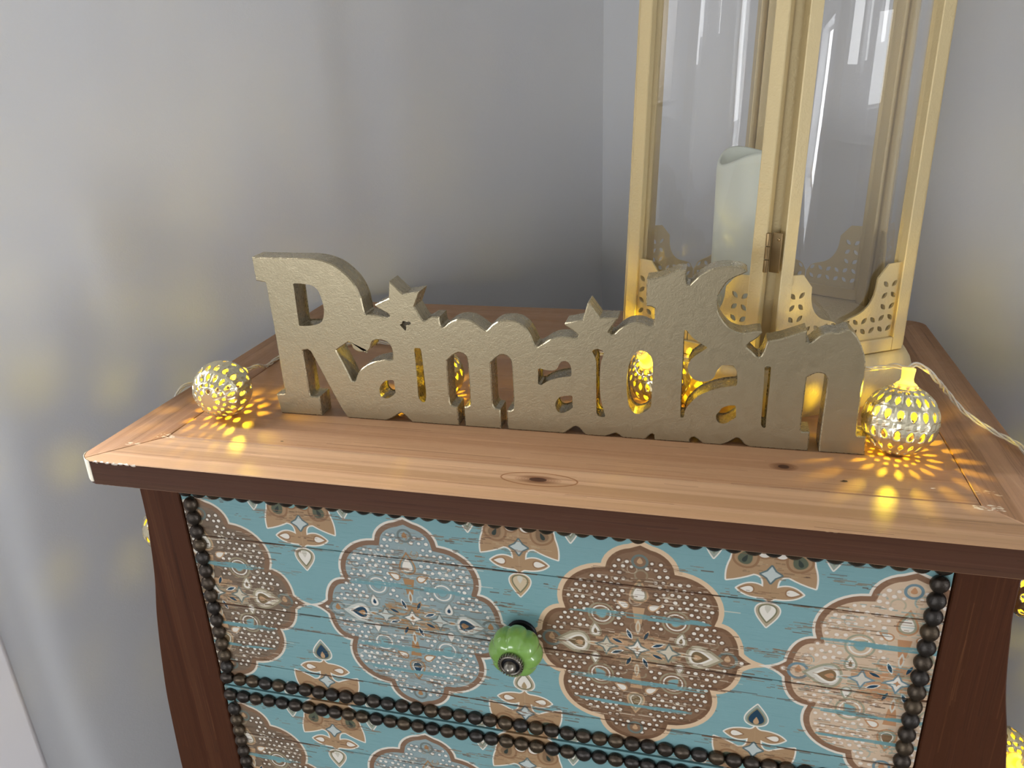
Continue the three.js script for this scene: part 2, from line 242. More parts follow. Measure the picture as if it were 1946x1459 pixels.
    c.globalAlpha = 0.75; for (let i = 0; i < 150; i++) { const a = r() * 6.283, m = Math.sqrt(r()), L = 4 + 9 * r(); c.fillStyle = r() < 0.7 ? P.warm : P.soft; c.fillRect(cx + Math.cos(a) * 27 * m - L / 2, cy + Math.sin(a) * 15 * m, L, 0.8 + 1.5 * r()); } c.globalAlpha = 1;
    for (let i = 0; i < 4; i++) { const a = i * Math.PI / 2; leaf(cx + Math.cos(a) * 31, cy + Math.sin(a) * 19, a + Math.PI / 2, 6.5, 2.2, P.pale); leaf(cx + Math.cos(a) * 31, cy + Math.sin(a) * 19, a + Math.PI / 2, 3.8, 1.1, P.warm); }
    for (let i = 0; i < 8; i++) { const a = (i + 0.5) * Math.PI / 4; leaf(cx + Math.cos(a) * 15.5, cy + Math.sin(a) * 13, a + Math.PI / 2, 5.4, 2.1, i % 4 === 1 || i % 4 === 3 ? WHITE : P.leafy); leaf(cx + Math.cos(a) * 15.5, cy + Math.sin(a) * 13, a + Math.PI / 2, 4, 1.35, NAVY); }
    for (const s of [-1, 1]) star(cx + s * 22, cy, 6.5, 0.45, P.pale, P.ring);
    star(cx, cy, 6.8, 0.46, WHITE, P.ring); star(cx, cy, 2.4, 0.5, P.warm);
    for (const [dy, th] of [[-29, 4.2], [30, 3.6], [52, 2.2]]) for (let i = 0; i < 80; i++) { const L = 6 + 22 * r(), x = -70 + 140 * r() - L / 2, y = dy + (r() - 0.5) * th; if (inside(x, y, 0.93) && inside(x + L, y, 0.93)) { c.fillStyle = `rgba(116,162,167,${0.45 + 0.5 * r()})`; c.fillRect(cx + x, cy + y, L, 0.4 + 1.1 * r()); } }
    for (const dy of [-56, -42, -10, 4, 15, 44, 60]) for (let i = 0; i < 90; i++) { const L = 3 + 16 * r() * r(), x = -78 + 156 * r(), y = dy + (r() - 0.5) * 11; if (inside(x, y, 0.97)) { c.fillStyle = r() < 0.45 ? P.scrA : P.scrB; c.globalAlpha = 0.35 + 0.5 * r(); c.fillRect(cx + x, cy + y, L, 0.3 + 0.6 * r()); c.globalAlpha = 1; } }
  }
  const brown = { fill: TAUPE, border: '#8b6c53', edge: '#e6dccb', tintA: '#4f4a3f', tintB: '#b09a82', halo: 'rgba(80,64,50,0.35)', dot: WHITE, ring: '#6f7b75', warm: SAND, pale: '#d8cdb6', soft: '#a5997d', eye: '#7d6746', leafy: '#d8b48d', scrA: '#e9dcc6', scrB: '#5d452f' };
  const greyP = { fill: '#97aaac', border: '#8a6b54', edge: '#ece5d8', tintA: '#7d8f94', tintB: '#b9c4c2', halo: 'rgba(110,124,128,0.3)', dot: WHITE, ring: '#75807c', warm: '#b08458', pale: '#cfd3cb', soft: '#8d9a96', eye: NAVY, leafy: '#c49a6c', scrA: '#e9e2d4', scrB: '#7d6044' };
  const peachRim = { ...brown, fill: '#8a6a50', border: '#7c5a40', edge: '#ead0ae', tintA: '#6a5138', halo: 'rgba(86,60,42,0.4)' };
  const peach = { fill: '#dcc1a4', border: '#8f6b51', edge: '#eee4d5', tintA: '#c6a283', tintB: '#ead8c0', halo: 'rgba(214,186,160,0.5)', dot: '#f1e6da', ring: '#76909a', warm: '#c69268', pale: '#d9d2c4', soft: '#a8a58c', eye: '#8a6f4d', leafy: '#dba679', scrA: '#8a6748', scrB: '#7fa5a8' };
  [[-259, brown], [-88.5, greyP], [82, { ...peachRim }], [252.5, peach]].forEach(([x, P], i) => { medallion(x, 132, P); if (i === 2) { poly(outline, x, 132); c.strokeStyle = '#e6c8a5'; c.lineWidth = 3.6; c.stroke(); } });
  // sprays between the medallions: wings, buds and a drop above; a drop on a stem below
  function spray(cx, up, P) {
    const y0 = up ? 0 : 264, f = (y) => (up ? y : y0 - y + 2), rot = up ? 0 : Math.PI;
    c.strokeStyle = WHITE; c.lineJoin = 'round';
    const curve = (pts) => { c.beginPath(); c.moveTo(cx + pts[0][0], f(pts[0][1])); for (let i = 1; i < pts.length; i += 2) c.quadraticCurveTo(cx + pts[i][0], f(pts[i][1]), cx + pts[i + 1][0], f(pts[i + 1][1])); c.closePath(); };
    const form = (s) => curve([[0, 26], [s * 16, 22], [s * 24, 32], [s * 24, 40], [s * 26, 48], [s * 29, 56], [s * 28, 64], [s * 19, 62], [s * 11, 57.5], [s * 4, 57.5], [s * 4.4, 67], [s * 13, 62], [s * 21, 70], [s * 16, 76], [s * 4, 75.5], [s * 1.5, 76], [0, 79]]);
    for (const s of [-1, 1]) { form(s); c.lineWidth = 2.3; c.stroke(); } for (const s of [-1, 1]) { form(s); c.fillStyle = P.body; c.fill(); }
    for (let i = 0; i < 70; i++) { c.fillStyle = r() < 0.5 ? 'rgba(110,84,60,0.35)' : 'rgba(206,184,150,0.35)'; c.fillRect(cx - 20 + 38 * r(), f(30 + 30 * r()), 1.5 + 6 * r(), 0.4 + r()); }
    for (const s of [-1, 1]) {
      petal(cx + s * 16.5, f(45), rot - s * 0.42, 13, 8.4, P.rim, P.warm, 1.6); petal(cx + s * 17, f(46), rot - s * 0.42, 8.4, 5.4, P.almond, '#a88a66', 0.7); petal(cx + s * 17.4, f(47), rot - s * 0.42, 4, 1.8, '#2f3a34'); petal(cx + s * 5.4, f(40), rot, 8, 4.9, P.up, P.warm, 1.2);
      petal(cx + s * 13.5, f(70), rot + s * Math.PI / 2, 5.5, 2.9, WHITE, P.warm, 0.9); petal(cx + s * 37, f(40), rot + Math.PI, 8.5, 5.2, '#a3aa9d', WHITE, 1); petal(cx + s * 37, f(40), rot + Math.PI, 5.6, 3.3, '#8d927c'); petal(cx + s * 37, f(40), rot + Math.PI, 3.2, 2, WHITE);
    }
    star(cx, f(57), 6.4, 0.55, '#c9d2cf', '#5f7376');
    petal(cx, f(86.5), rot + Math.PI, 12.5, 9, P.dropRim, WHITE, 1); petal(cx, f(86), rot + Math.PI, 8.8, 6.2, P.drop, P.line, 1); petal(cx, f(83.5), rot + Math.PI, 4.4, 2.4, P.core);
  }
  const A = { body: '#b4926d', rim: '#b08f6c', almond: '#5e6450', up: '#86b0ae', warm: '#9a7452', dropRim: '#b9a98e', drop: WHITE, line: OLIVE, core: '#d8d2c2' }, B = { ...A, up: WHITE, almond: '#8b6d50', dropRim: '#c7a880', drop: '#d9c4a3' }, C = { ...A, up: '#eee6da' };
  const D = { ...A, drop: NAVY, line: '#8d8468', core: SAND, dropRim: '#9aa79c' };
  spray(-172.5, true, A); spray(-2.5, true, B); spray(167, true, C); spray(-171, false, D); spray(-2.5, false, { ...A, core: '#b39b75' }); spray(167, false, D);
  // wear: brown wood showing through in streaks that run with the boards
  for (let g = 0; g < 260; g++) { const gx = -274 + 548 * r(), gy = 26 + 206 * r(), n = 4 + 10 * r(); for (let i = 0; i < n; i++) { const L = 2 + 13 * r() * r(); c.fillStyle = `rgba(${r() < 0.7 ? '142,106,78' : '96,72,56'},${0.3 + 0.5 * r()})`; c.fillRect(gx + (r() - 0.5) * 24, gy + (r() - 0.5) * 5, L, 0.25 + 0.7 * r()); } }
  for (const sy of [78.5, 143.3, 158.5, 203.2]) { for (let i = 0; i < 130; i++) { const L = 5 + 30 * r() * r(); c.fillStyle = `rgba(${r() < 0.6 ? '120,84,60' : '74,52,40'},${0.3 + 0.5 * r()})`; c.fillRect(-280 + 560 * r(), sy + (r() - 0.5) * 3.2 * r(), L, 0.3 + 0.45 * r()); } }
}
M.print = new THREE.MeshPhysicalMaterial({ map: tex(printCanvas), roughness: 0.5, bumpMap: clone(fine, 3, 12), bumpScale: 0.00008 });
const SIGN_OUTLINE = `-220.7,129.3* -188.7,129.2 -174.2,129.3* -169.0,128.9 -163.4,128.0 -155.8,125.6 -149.5,122.0 -144.4,117.6 -140.4,113.2 -136.7,106.9 -134.6,100.4 -133.7,93.9 -133.1,88.2* -132.1,87.2* -127.9,87.5 -122.8,86.9 -117.8,85.9 -114.8,85.5 -113.2,86.2* -113.4,87.7* -115.2,89.0 -119.5,91.3 -123.5,93.6 -124.2,94.7* -123.0,95.6* -112.4,100.4* -110.7,113.4* -100.9,104.0* -87.7,106.3* -92.7,94.7* -87.0,84.4* -85.1,84.2* -79.6,87.5* -73.9,87.5* -73.9,84.4 -73.3,81.1 -72.0,79.7* -70.6,80.0* -66.0,83.7 -61.0,85.9 -55.6,86.6 -49.8,85.6 -44.6,82.6 -41.0,79.8 -39.2,78.5* -39.3,78.6* -38.1,78.7* -35.9,80.8 -33.4,83.3 -29.0,85.9 -23.2,86.9 -17.5,86.8 -12.4,84.7 -8.4,81.2 -5.4,76.5 -3.5,71.5 -2.4,68.9* -1.0,67.9* 0.3,68.3* 3.7,70.5 8.4,73.7 13.6,75.7 18.2,76.3 23.2,76.0 26.7,75.5 28.5,76.0* 29.0,77.5* 27.8,79.1* 24.3,81.8 19.8,84.7* 19.3,85.9* 20.1,86.7* 32.3,89.5* 35.8,101.8* 36.8,102.2* 44.4,91.5* 56.6,91.8* 57.0,91.1* 54.0,86.9 50.9,82.1* 50.8,80.5* 52.1,79.4* 53.6,79.5* 54.6,80.2* 58.0,83.7 62.3,86.9 66.7,88.6 70.5,88.9 74.8,88.2 78.2,86.8 80.2,86.4* 81.6,87.2* 82.0,89.8 81.8,99.4* 79.5,100.6* 76.0,100.8* 75.9,119.8* 81.0,120.6 85.6,121.7 90.2,123.5 96.3,126.5* 101.5,126.6* 101.6,120.4 101.9,118.0* 102.7,116.7* 104.5,116.7* 106.9,119.4 110.8,123.0 115.1,126.2 119.9,128.5 125.2,129.5 129.6,129.7 135.0,129.2 137.0,128.6 139.6,127.3* 140.7,126.4* 137.3,124.4 134.8,123.3 131.3,121.4 128.4,119.2 125.5,114.6 123.1,109.7* 122.7,106.8* 122.8,103.9 123.4,99.5 125.3,95.2 128.8,90.4 133.2,86.6 137.9,84.8 142.4,84.5 147.3,85.5 151.3,86.2 152.7,85.9* 153.0,84.9* 150.7,81.9 148.2,79.6 146.1,78.0 143.9,75.7* 144.0,74.2* 147.5,71.3 150.4,68.4 152.1,67.7* 153.4,68.3* 155.1,72.2 156.1,76.7 156.8,79.5* 158.5,79.8 165.1,81.3 171.5,83.9 175.7,85.6 181.0,87.7* 181.6,79.9* 183.4,79.2* 183.8,79.2* 185.0,80.2 188.2,83.5 191.8,85.8 196.0,87.0 200.7,87.0 206.8,89.5 212.7,83.7 216.9,75.5 219.1,68.3 219.8,61.0 219.8,55.4 219.5,49.1 219.5,37.9 219.5,26.0 220.1,15.2* 220.9,14.2* 226.1,14.0* 226.9,0.0* 197.3,0.0* 196.9,6.6 197.0,23.2 197.3,37.4 197.4,50.8 197.4,52.8 196.5,55.6 194.7,57.8 192.4,58.4 189.8,58.2 186.9,56.7 184.2,54.8* 183.9,45.9 183.9,34.4 183.7,27.0 183.8,19.0 183.9,15.8* 184.5,14.7* 185.3,14.4* 190.0,14.6* 190.1,0.0* 151.0,0.0* 147.4,1.9 145.4,4.3 143.8,5.8* 142.6,6.2* 141.6,6.2* 140.5,5.5* 136.3,2.4 131.6,0.0 125.8,0.0 119.4,0.0 115.4,2.9 112.6,4.6* 110.9,4.0* 109.8,2.7* 109.8,0.0* 84.7,0.0* 84.3,3.9* 83.0,4.7* 81.5,4.0* 77.6,0.0 74.6,0.0 69.5,0.0 63.8,0.0 61.7,0.0 59.1,1.8 57.1,3.1* 56.0,3.1* 55.0,2.7* 48.8,0.0* 47.2,0.0* 40.4,0.0* 34.6,0.0 32.0,2.3 29.4,5.3 27.5,6.3* 26.5,6.4* 25.1,5.7* 20.9,2.3 17.6,0.0 15.0,0.0* -25.3,0.0* -25.7,5.4 -25.6,15.4* -22.4,15.7* -20.8,16.9* -20.1,19.2* -20.0,29.0 -20.2,45.9 -20.6,54.2 -21.8,57.5 -24.4,59.8 -27.6,60.2 -30.9,58.6 -36.5,53.4* -36.5,36.5 -36.4,22.2 -36.0,18.7* -34.5,16.8* -30.8,15.9* -30.8,0.0* -59.4,0.0* -59.4,10.3 -59.3,16.2* -56.7,16.5* -54.7,18.0* -54.0,20.6* -54.0,29.3 -54.0,46.5 -54.6,56.0 -55.8,58.4 -58.4,60.0 -61.1,60.2 -65.1,58.2 -70.4,53.2* -70.7,38.7 -70.6,19.5* -69.7,17.2* -67.5,16.2* -64.7,15.9* -64.6,0.0* -100.4,0.0* -102.7,0.0* -104.9,2.1 -108.1,5.5 -110.1,7.1* -111.8,7.4* -113.3,6.7* -118.4,3.2 -124.6,0.0* -158.0,0.0* -161.8,6.5* -168.3,21.4 -175.6,39.0 -182.4,54.8* -184.6,56.5* -188.3,56.1* -189.3,55.1* -189.4,48.9 -188.8,28.6 -188.7,18.8* -188.3,17.2* -187.2,16.6* -180.3,16.6* -180.5,0.0* -216.8,0.0* -218.8,16.4* -212.1,17.0* -210.8,18.0* -210.0,21.8* -210.8,22.6* -211.1,29.1 -211.1,66.0 -212.2,108.0* -212.4,109.4* -213.2,109.9* -220.3,110.8*`;
const SIGN_HOLES = [
  `-189.8,109.2* -188.7,110.5* -183.4,110.5 -178.2,110.1 -174.2,109.5 -171.0,107.9 -168.4,105.4 -166.7,101.1 -165.5,95.0 -165.2,89.5 -166.6,83.3 -168.5,79.6* -172.5,77.3 -179.3,75.7 -188.4,75.1* -189.4,75.6* -189.8,77.3 -189.7,93.1 -189.6,107.0`,
  `-150.1,63.8* -159.2,58.0* -160.2,57.1* -160.0,56.0* -154.1,42.0 -150.8,33.3* -149.9,32.0* -148.5,31.9* -147.2,32.8* -145.2,37.2 -141.7,42.1 -135.8,46.5 -129.7,49.4 -121.0,51.5 -116.9,51.4* -114.7,51.7* -113.9,52.9* -113.8,59.3 -115.1,63.2 -117.7,65.9 -121.0,67.1 -125.0,67.2 -128.0,66.5 -130.0,64.2 -131.9,59.5 -135.4,57.1 -134.5,57.5 -139.3,56.6 -143.3,57.4 -146.0,59.5 -147.3,63.2* -148.3,64.2* -149.4,64.3*`,
  `-118.0,36.0* -115.1,35.8* -113.8,34.3* -113.7,29.1 -113.5,24.3* -115.9,21.8* -119.7,19.2 -123.3,18.4 -125.6,19.1 -128.0,21.9 -128.4,26.3 -126.7,30.6 -122.8,34.4`,
  `-96.2,62.5* -94.7,63.2* -91.4,63.2* -90.0,62.6* -89.4,60.4* -89.1,57.0 -88.6,39.9 -88.3,26.0 -89.2,19.4* -90.5,17.4* -93.1,17.3* -95.0,18.7* -96.0,20.7* -96.6,23.7 -96.3,42.9 -96.5,60.6*`,
  `-103.7,83.7* -101.7,84.1 -99.8,83.6 -97.9,83.8 -96.3,83.2 -95.7,81.8 -96.2,80.5 -98.3,79.5 -99.7,79.4* -99.7,77.3 -100.3,75.7 -101.5,75.0 -102.3,75.5 -104.1,77.4 -106.0,79.5* -105.7,81.2* -104.2,81.8*`,
  `-1.4,51.0* -0.4,51.8* 1.2,52.0* 5.4,51.1 9.5,50.9 12.7,52.2 14.3,55.4 16.4,58.0 19.5,58.8 22.5,57.5 24.3,54.4 24.9,50.0 24.6,46.7* 23.7,45.6* 21.9,45.3* 17.7,44.6 11.4,42.9 6.2,40.4 2.2,37.7* 0.6,37.3* -1.0,38.0* -1.7,39.1*`,
  `13.3,28.9 16.5,30.8 20.7,31.8 23.8,32.0* 25.4,31.0* 25.4,26.4 25.7,21.6* 25.0,20.7* 22.6,18.8 18.9,16.6 15.7,16.0 13.1,17.0 11.3,20.3 11.1,24.3`,
  `38.3,66.9* 39.3,68.0* 42.3,69.3* 44.3,69.0* 47.3,67.8* 48.2,66.3* 47.6,62.6 46.1,57.2 45.4,46.9 45.7,35.5 46.5,28.9 48.1,22.3 49.4,17.3* 49.2,15.6* 48.1,14.9* 45.6,14.8* 43.0,15.7 41.5,18.5* 41.3,27.4 41.2,44.0 41.2,58.1* 40.3,61.8 38.5,65.2*`,
  `72.9,69.3 76.8,68.7 80.3,66.0 82.1,61.9 82.6,54.5 82.6,43.8 82.5,30.2 82.2,26.4* 81.0,24.6* 78.0,21.6 73.6,19.5 70.0,19.7 66.4,23.0 64.3,29.0 63.1,39.9 63.4,50.7 64.8,58.8 67.1,64.8 70.0,68.3`,
  `101.6,85.5* 103.4,85.8* 104.5,85.4* 107.3,81.7 110.7,78.8 114.6,76.2* 116.7,75.0* 118.2,74.2* 118.9,73.1* 118.3,72.0* 115.4,69.6 112.2,67.2 108.6,63.8* 106.9,60.3* 106.5,57.4 108.0,52.8 111.2,49.8 115.6,48.6 118.9,49.0 121.6,50.2 123.4,52.6 125.0,57.4* 127.0,59.9* 128.5,61.5* 135.0,62.0* 136.9,61.4* 139.2,57.2 140.2,52.6 140.3,47.4* 139.8,45.8* 138.4,45.1* 135.2,44.7 129.1,43.3 122.2,40.7 115.2,36.8 110.6,32.1 107.4,27.6 106.1,24.8* 105.4,19.5* 104.4,18.6* 102.5,18.5* 101.6,19.5* 101.1,39.6 101.4,55.6 101.2,76.3`,
  `128.1,26.2 129.9,29.3 134.5,31.7 138.2,32.2* 139.9,31.8* 140.6,30.3* 141.3,22.3* 140.6,21.4* 138.1,19.4 134.9,16.9 131.2,16.0 128.2,17.0 126.3,20.1 126.1,23.4`,
  `155.7,60.8* 156.2,61.9* 158.2,62.4* 160.5,62.1* 161.5,61.2* 161.7,48.1 161.4,35.0 161.4,21.6 161.5,16.5* 161.0,15.2* 159.7,14.8* 157.8,15.7* 156.7,18.0* 156.5,20.7 156.5,25.6 156.2,45.1`,
];

// ---------------------------------------------------------------- chest of drawers
const chest = thing('chest_of_drawers', 'wooden chest with teal medallion-printed drawers, bronze bead borders and curved brown legs', 'chest of drawers');
const woodUV = (x, y, z, nx, ny, nz) => (Math.abs(nx) > 0.7 ? [z + 0.31, y] : [x, y]);
{
  // tabletop: four mitred frame boards round a centre panel, corners cut off
  const top = partGroup('tabletop', chest), T = 0.02, c = 0.013, X = 0.33, D = 0.417, b = 0.046, g = 0.0002;
  const board = (name, pts, label) => {
    const s = new THREE.Shape(pts.map(([x, z]) => new THREE.Vector2(x, -z)));
    const e = new THREE.ExtrudeGeometry(s, { depth: T - 0.0012, bevelEnabled: true, bevelThickness: 0.0006, bevelSize: 0.0006, bevelOffset: -0.0006, bevelSegments: 1, curveSegments: 6 });
    e.rotateX(-Math.PI / 2); e.translate(0, H - T + 0.0006, 0); return part(name, uvBy(e, topUV(H)), M.top, top, label);
  };
  const round = (x, z, sx, sz) => { const o = []; for (let i = 0; i <= 5; i++) { const t = i / 5, q = 1 - t; o.push([q * q * (x - sx * c) + 2 * q * t * (x - sx * c * 0.22) + t * t * x, q * q * z + 2 * q * t * (z - sz * c * 0.22) + t * t * (z - sz * c)]); } return o; };
  board('frame_board', [[X - c, 0], ...[...round(X, 0, 1, 1)].slice(0, 3), [X - b - g, -b + g], [-X + b + g, -b + g], ...[...round(-X, 0, -1, 1)].slice(0, 3).reverse()], 'front board with a knot');
  board('frame_board', [[-X + b - g, -D + b], [-X + b - g, -b], ...[...round(-X, 0, -1, 1)].slice(2), ...[...round(-X, -D, -1, -1)].reverse().slice(0, 4)], 'left side board');
  board('frame_board', [[X - b + g, -D + b], ...[...round(X, -D, 1, -1)].slice(2), ...[...round(X, 0, 1, 1)].slice(2).reverse(), [X - b + g, -b]], 'right side board');
  board('frame_board', [[X - b - g, -D + b - g], ...[...round(X, -D, 1, -1)].slice(0, 3).reverse(), ...[...round(-X, -D, -1, -1)].slice(0, 3), [-X + b + g, -D + b - g]], 'back board');
  board('centre_panel', [[-X + b + g, -b - g], [X - b - g, -b - g], [X - b - g, -D + b + g], [-X + b + g, -D + b + g]]);
  // the front left corner where the varnish is knocked off to the bare wood
  const r = rng(9), pts = []; const cs = round(-X, 0, -1, 1);
  const strip = new THREE.BufferGeometry(), v = [], idx = [];
  cs.forEach(([x, z], i) => { const n = 0.00035 / 0.7; for (const [y, o] of [[H + 0.0001, 1], [H - 0.017 - 0.0015 * r(), 1], [H + 0.0001, 0], [H - 0.017, 0]]) v.push(x - n * o * 0.8, y, z + n * o * 0.8); if (i) { const a = (i - 1) * 4, q = i * 4; idx.push(a, a + 1, q, a + 1, q + 1, q, a + 2, q + 2, a + 3, q + 2, q + 3, a + 3, a, q, a + 2, q, q + 2, a + 2, a + 1, a + 3, q + 1, q + 1, a + 3, q + 3); } });
  idx.push(0, 2, 1, 1, 2, 3); { const q = (cs.length - 1) * 4; idx.push(q, q + 1, q + 2, q + 1, q + 3, q + 2); }
  strip.setAttribute('position', new THREE.Float32BufferAttribute(v, 3)); strip.setIndex(idx); strip.computeVertexNormals();
  part('chipped_corner', uvBy(strip, (x, y) => [x, y]), M.raw, top, 'bare pale wood where the corner is chipped');

  // legs and sides share one swelling outline
  const OUT = [[-0.02, 0.3085], [-0.068, 0.3092], [-0.084, 0.3108], [-0.108, 0.3134], [-0.13, 0.3166], [-0.16, 0.3226], [-0.184, 0.3264], [-0.203, 0.329], [-0.228, 0.332], [-0.255, 0.3348], [-0.286, 0.3366], [-0.317, 0.3381], [-0.346, 0.3391], [-0.39, 0.3391], [-0.45, 0.335], [-0.52, 0.325], [-0.6, 0.311], [-0.66, 0.304], [-0.71, 0.306], [-0.75, 0.316]];
  const curve = new THREE.CatmullRomCurve3(OUT.map(([y, x]) => new THREE.Vector3(x, y, 0))), out = curve.getPoints(60);
  const IN = (y) => (y > -0.66 ? 0.2735 : 0.2735 + (-0.66 - y) * 0.09);
  const legShape = (inset) => new THREE.Shape([...out.map((p) => new THREE.Vector2(p.x, p.y + H)), ...[...out].reverse().map((p) => new THREE.Vector2(inset ? p.x - inset : IN(p.y), p.y + H))]);
  const ext = (shape, depth, z) => { const e = new THREE.ExtrudeGeometry(shape, { depth: depth - 0.0016, bevelEnabled: true, bevelThickness: 0.0008, bevelSize: 0.0008, bevelOffset: -0.0008, bevelSegments: 1 }); e.translate(0, 0, z + 0.0008); return e; };
  const flip = (gm) => { const q = gm.clone(); q.rotateY(Math.PI); return q; };
  for (const [front, z] of [[1, -0.076], [0, -0.395]]) for (const s of [1, -1]) {
    let e = ext(legShape(), 0.045, z); if (s < 0) { e = flip(e); e.translate(0, 0, 2 * z + 0.045); }
    part('leg', uvBy(toCreasedNormals(e, 0.6), woodUV), M.wood, chest);
  }
  for (const s of [1, -1]) { let e = ext(legShape(0.012), 0.27, -0.347); e.translate(-0.006, 0, 0); if (s < 0) { e = flip(e); e.translate(0, 0, -0.424); } part('side_panel', uvBy(toCreasedNormals(e, 0.6), woodUV), M.wood, chest); }
  part('back_panel', uvBy(box(0.6, 0.62, 0.008, 0, H - 0.34, -0.392), woodUV), M.wood, chest);
  part('bottom_rail', uvBy(box(0.546, 0.03, 0.018, 0, H - 0.662, -0.043), woodUV), M.wood, chest);
  part('inner_case', box(0.54, 0.63, 0.3, 0, H - 0.336, -0.215), M.darkWood, chest);

  // drawers: printed boards, strung beads round the border
  const bead = (() => { const p = []; for (let i = 0; i <= 14; i++) { const t = i / 14 * 2 - 1, a = Math.abs(t); p.push(new THREE.Vector2(0.001 + 0.0048 * Math.pow(Math.max(0, 1 - Math.pow(a, 1.9)), 0.6), t * 0.0063)); } const g2 = new THREE.LatheGeometry(p, 20); return g2; })();
  const beadV = bead.clone(), beadH = bead.clone().rotateZ(Math.PI / 2); for (const q of [beadV, beadH]) q.scale(1, 1, 0.82);
  const rb = rng(5150), beadMats = [0x544a40, 0x4a433d, 0x5c5042, 0x46423f].map((col) => { const m = M.bead.clone(); m.color.set(col); return m; });
  const planks = [[-0.0262, -0.0785], [-0.0785, -0.1433], [-0.1433, -0.2032], [-0.2032, -0.2309]];
  const plankGeo = planks.map(([a, b2]) => uvBy(box(0.545, a - b2 - 0.0005, 0.012, 0, (a + b2) / 2, -0.038, 0.0007), (x, y) => [(x + 0.274) / 0.548, 1 - (-y * 1000 - 26) / 206]));
  const drawerBox = box(0.52, 0.15, 0.2, 0, -0.13, -0.145);
  const put = (d, geo, x, y, mat) => { const m = part('bead', geo, mat ?? beadMats[Math.floor(rb() * 4)], d); m.position.set(x + (rb() - 0.5) * 0.0005, y + (rb() - 0.5) * 0.0004, -0.0302); m.rotation.set((rb() - 0.5) * 0.15, 0, (rb() - 0.5) * 0.12); return m; };
  for (let k = 0; k < 3; k++) {
    const d = partGroup('drawer', chest, ['top drawer with a green knob', 'second drawer down', 'lowest drawer'][k]); d.position.set(0, H - 0.2057 * k - (k ? 0.0006 : 0), 0);
    plankGeo.forEach((q) => part('plank', q, M.print, d));
    if (k === 2) { part('wire', new THREE.BoxGeometry(0.53, 0.001, 0.001).translate(0, -0.2207, -0.0305), M.wire, d); continue; }
    for (let i = 0; i < 44; i++) put(d, beadH, -0.2656 + 0.01235 * i, -0.2207);
    for (let i = 0; i < 44; i++) put(d, beadH, -0.2656 + 0.01235 * i, k ? -0.0334 : -0.0362);
    const n = k ? 12 : 15, y0 = k ? -0.0494 : -0.0491;
    for (let i = 0; i < n - 1; i++) for (const s of [-1, 1]) put(d, beadV, s * (s < 0 ? 0.2632 : 0.2652 - 0.00012 * i) - (k ? 0.0022 * (s < 0) : 0), y0 - 0.01225 * i);
    part('wire', mergeGeometries([new THREE.BoxGeometry(0.53, 0.0012, 0.0012).translate(0, -0.2207, -0.0304), new THREE.BoxGeometry(0.53, 0.0012, 0.0012).translate(0, k ? -0.0334 : -0.0362, -0.0304), new THREE.BoxGeometry(0.0012, 0.18, 0.0012).translate(-0.2632, -0.128, -0.0304), new THREE.BoxGeometry(0.0012, 0.18, 0.0012).translate(0.2645, -0.128, -0.0304)]), M.wire, d);
  }
  // knobs: ribbed green ceramic melon with a pewter tip
  const melon = (() => {
    const N = 96, R = 28, v2 = [], ix = [];
    for (let j = 0; j <= R; j++) for (let i = 0; i <= N; i++) {
      const t = j / R * Math.PI, ph = i / N * Math.PI * 2, lobe = 0.86 + 0.14 * Math.pow(Math.abs(Math.cos(4 * ph + 0.35)), 0.55), s = Math.pow(Math.sin(t), 0.85), rr = 0.0198 * s * (1 + (lobe - 1) * Math.min(1, s * 1.4));
      v2.push(rr * Math.cos(ph), rr * Math.sin(ph), 0.0145 * Math.cos(t) * (1 - 0.18 * Math.pow(Math.abs(Math.cos(t)), 6)));
    }
    for (let j = 0; j < R; j++) for (let i = 0; i < N; i++) { const a = j * (N + 1) + i, b2 = a + N + 1; ix.push(a, b2, a + 1, b2, b2 + 1, a + 1); }
    const q = new THREE.BufferGeometry(); q.setAttribute('position', new THREE.Float32BufferAttribute(v2, 3)); q.setIndex(ix); q.computeVertexNormals(); return q;
  })();
  const lathe = (pts, n = 36) => new THREE.LatheGeometry(pts.map((p) => new THREE.Vector2(...p)), n).rotateX(Math.PI / 2);
  const ribs = (() => { const l = [lathe([[0.0045, 0.0005], [0.0086, 0.0005], [0.0088, 0.0012], [0.0080, 0.0034], [0.0066, 0.0036], [0.0064, 0.002], [0.0045, 0.0016]])]; for (let i = 0; i < 26; i++) { const a = i / 26 * Math.PI * 2, q = new THREE.BoxGeometry(0.0012, 0.0011, 0.003).translate(0.0086, 0, 0.002).rotateZ(a); l.push(q.toNonIndexed()); } return mergeGeometries(l.map((q) => (q.index ? q.toNonIndexed() : q))); })();
  for (let k = 0; k < 2; k++) {
    const kn = partGroup('knob', chest, k ? undefined : 'glossy green melon-shaped ceramic knob with a pewter tip'); kn.position.set(-0.0025, H - 0.1312 - 0.2063 * k, 0);
    part('backplate', lathe([[0.0001, -0.032], [0.0112, -0.032], [0.0116, -0.0305], [0.0098, -0.0295], [0.0055, -0.0288], [0.005, -0.024], [0.0001, -0.024]]), M.black, kn);
    part('ceramic_body', melon.clone().translate(0, 0, -0.0118), M.green, kn);
    part('collar', ribs.clone().translate(0, 0, 0.0006), M.pewter, kn);
    part('recess', lathe([[0.0001, 0.0022], [0.0066, 0.0022], [0.0066, 0.0036], [0.005, 0.0041], [0.0001, 0.0041]]), M.black, kn);
    part('tip', lathe([[0.0001, 0.0098], [0.0016, 0.0096], [0.0034, 0.008], [0.0043, 0.0062], [0.0046, 0.004], [0.0046, 0.003]]), M.pewter, kn);
  }
}

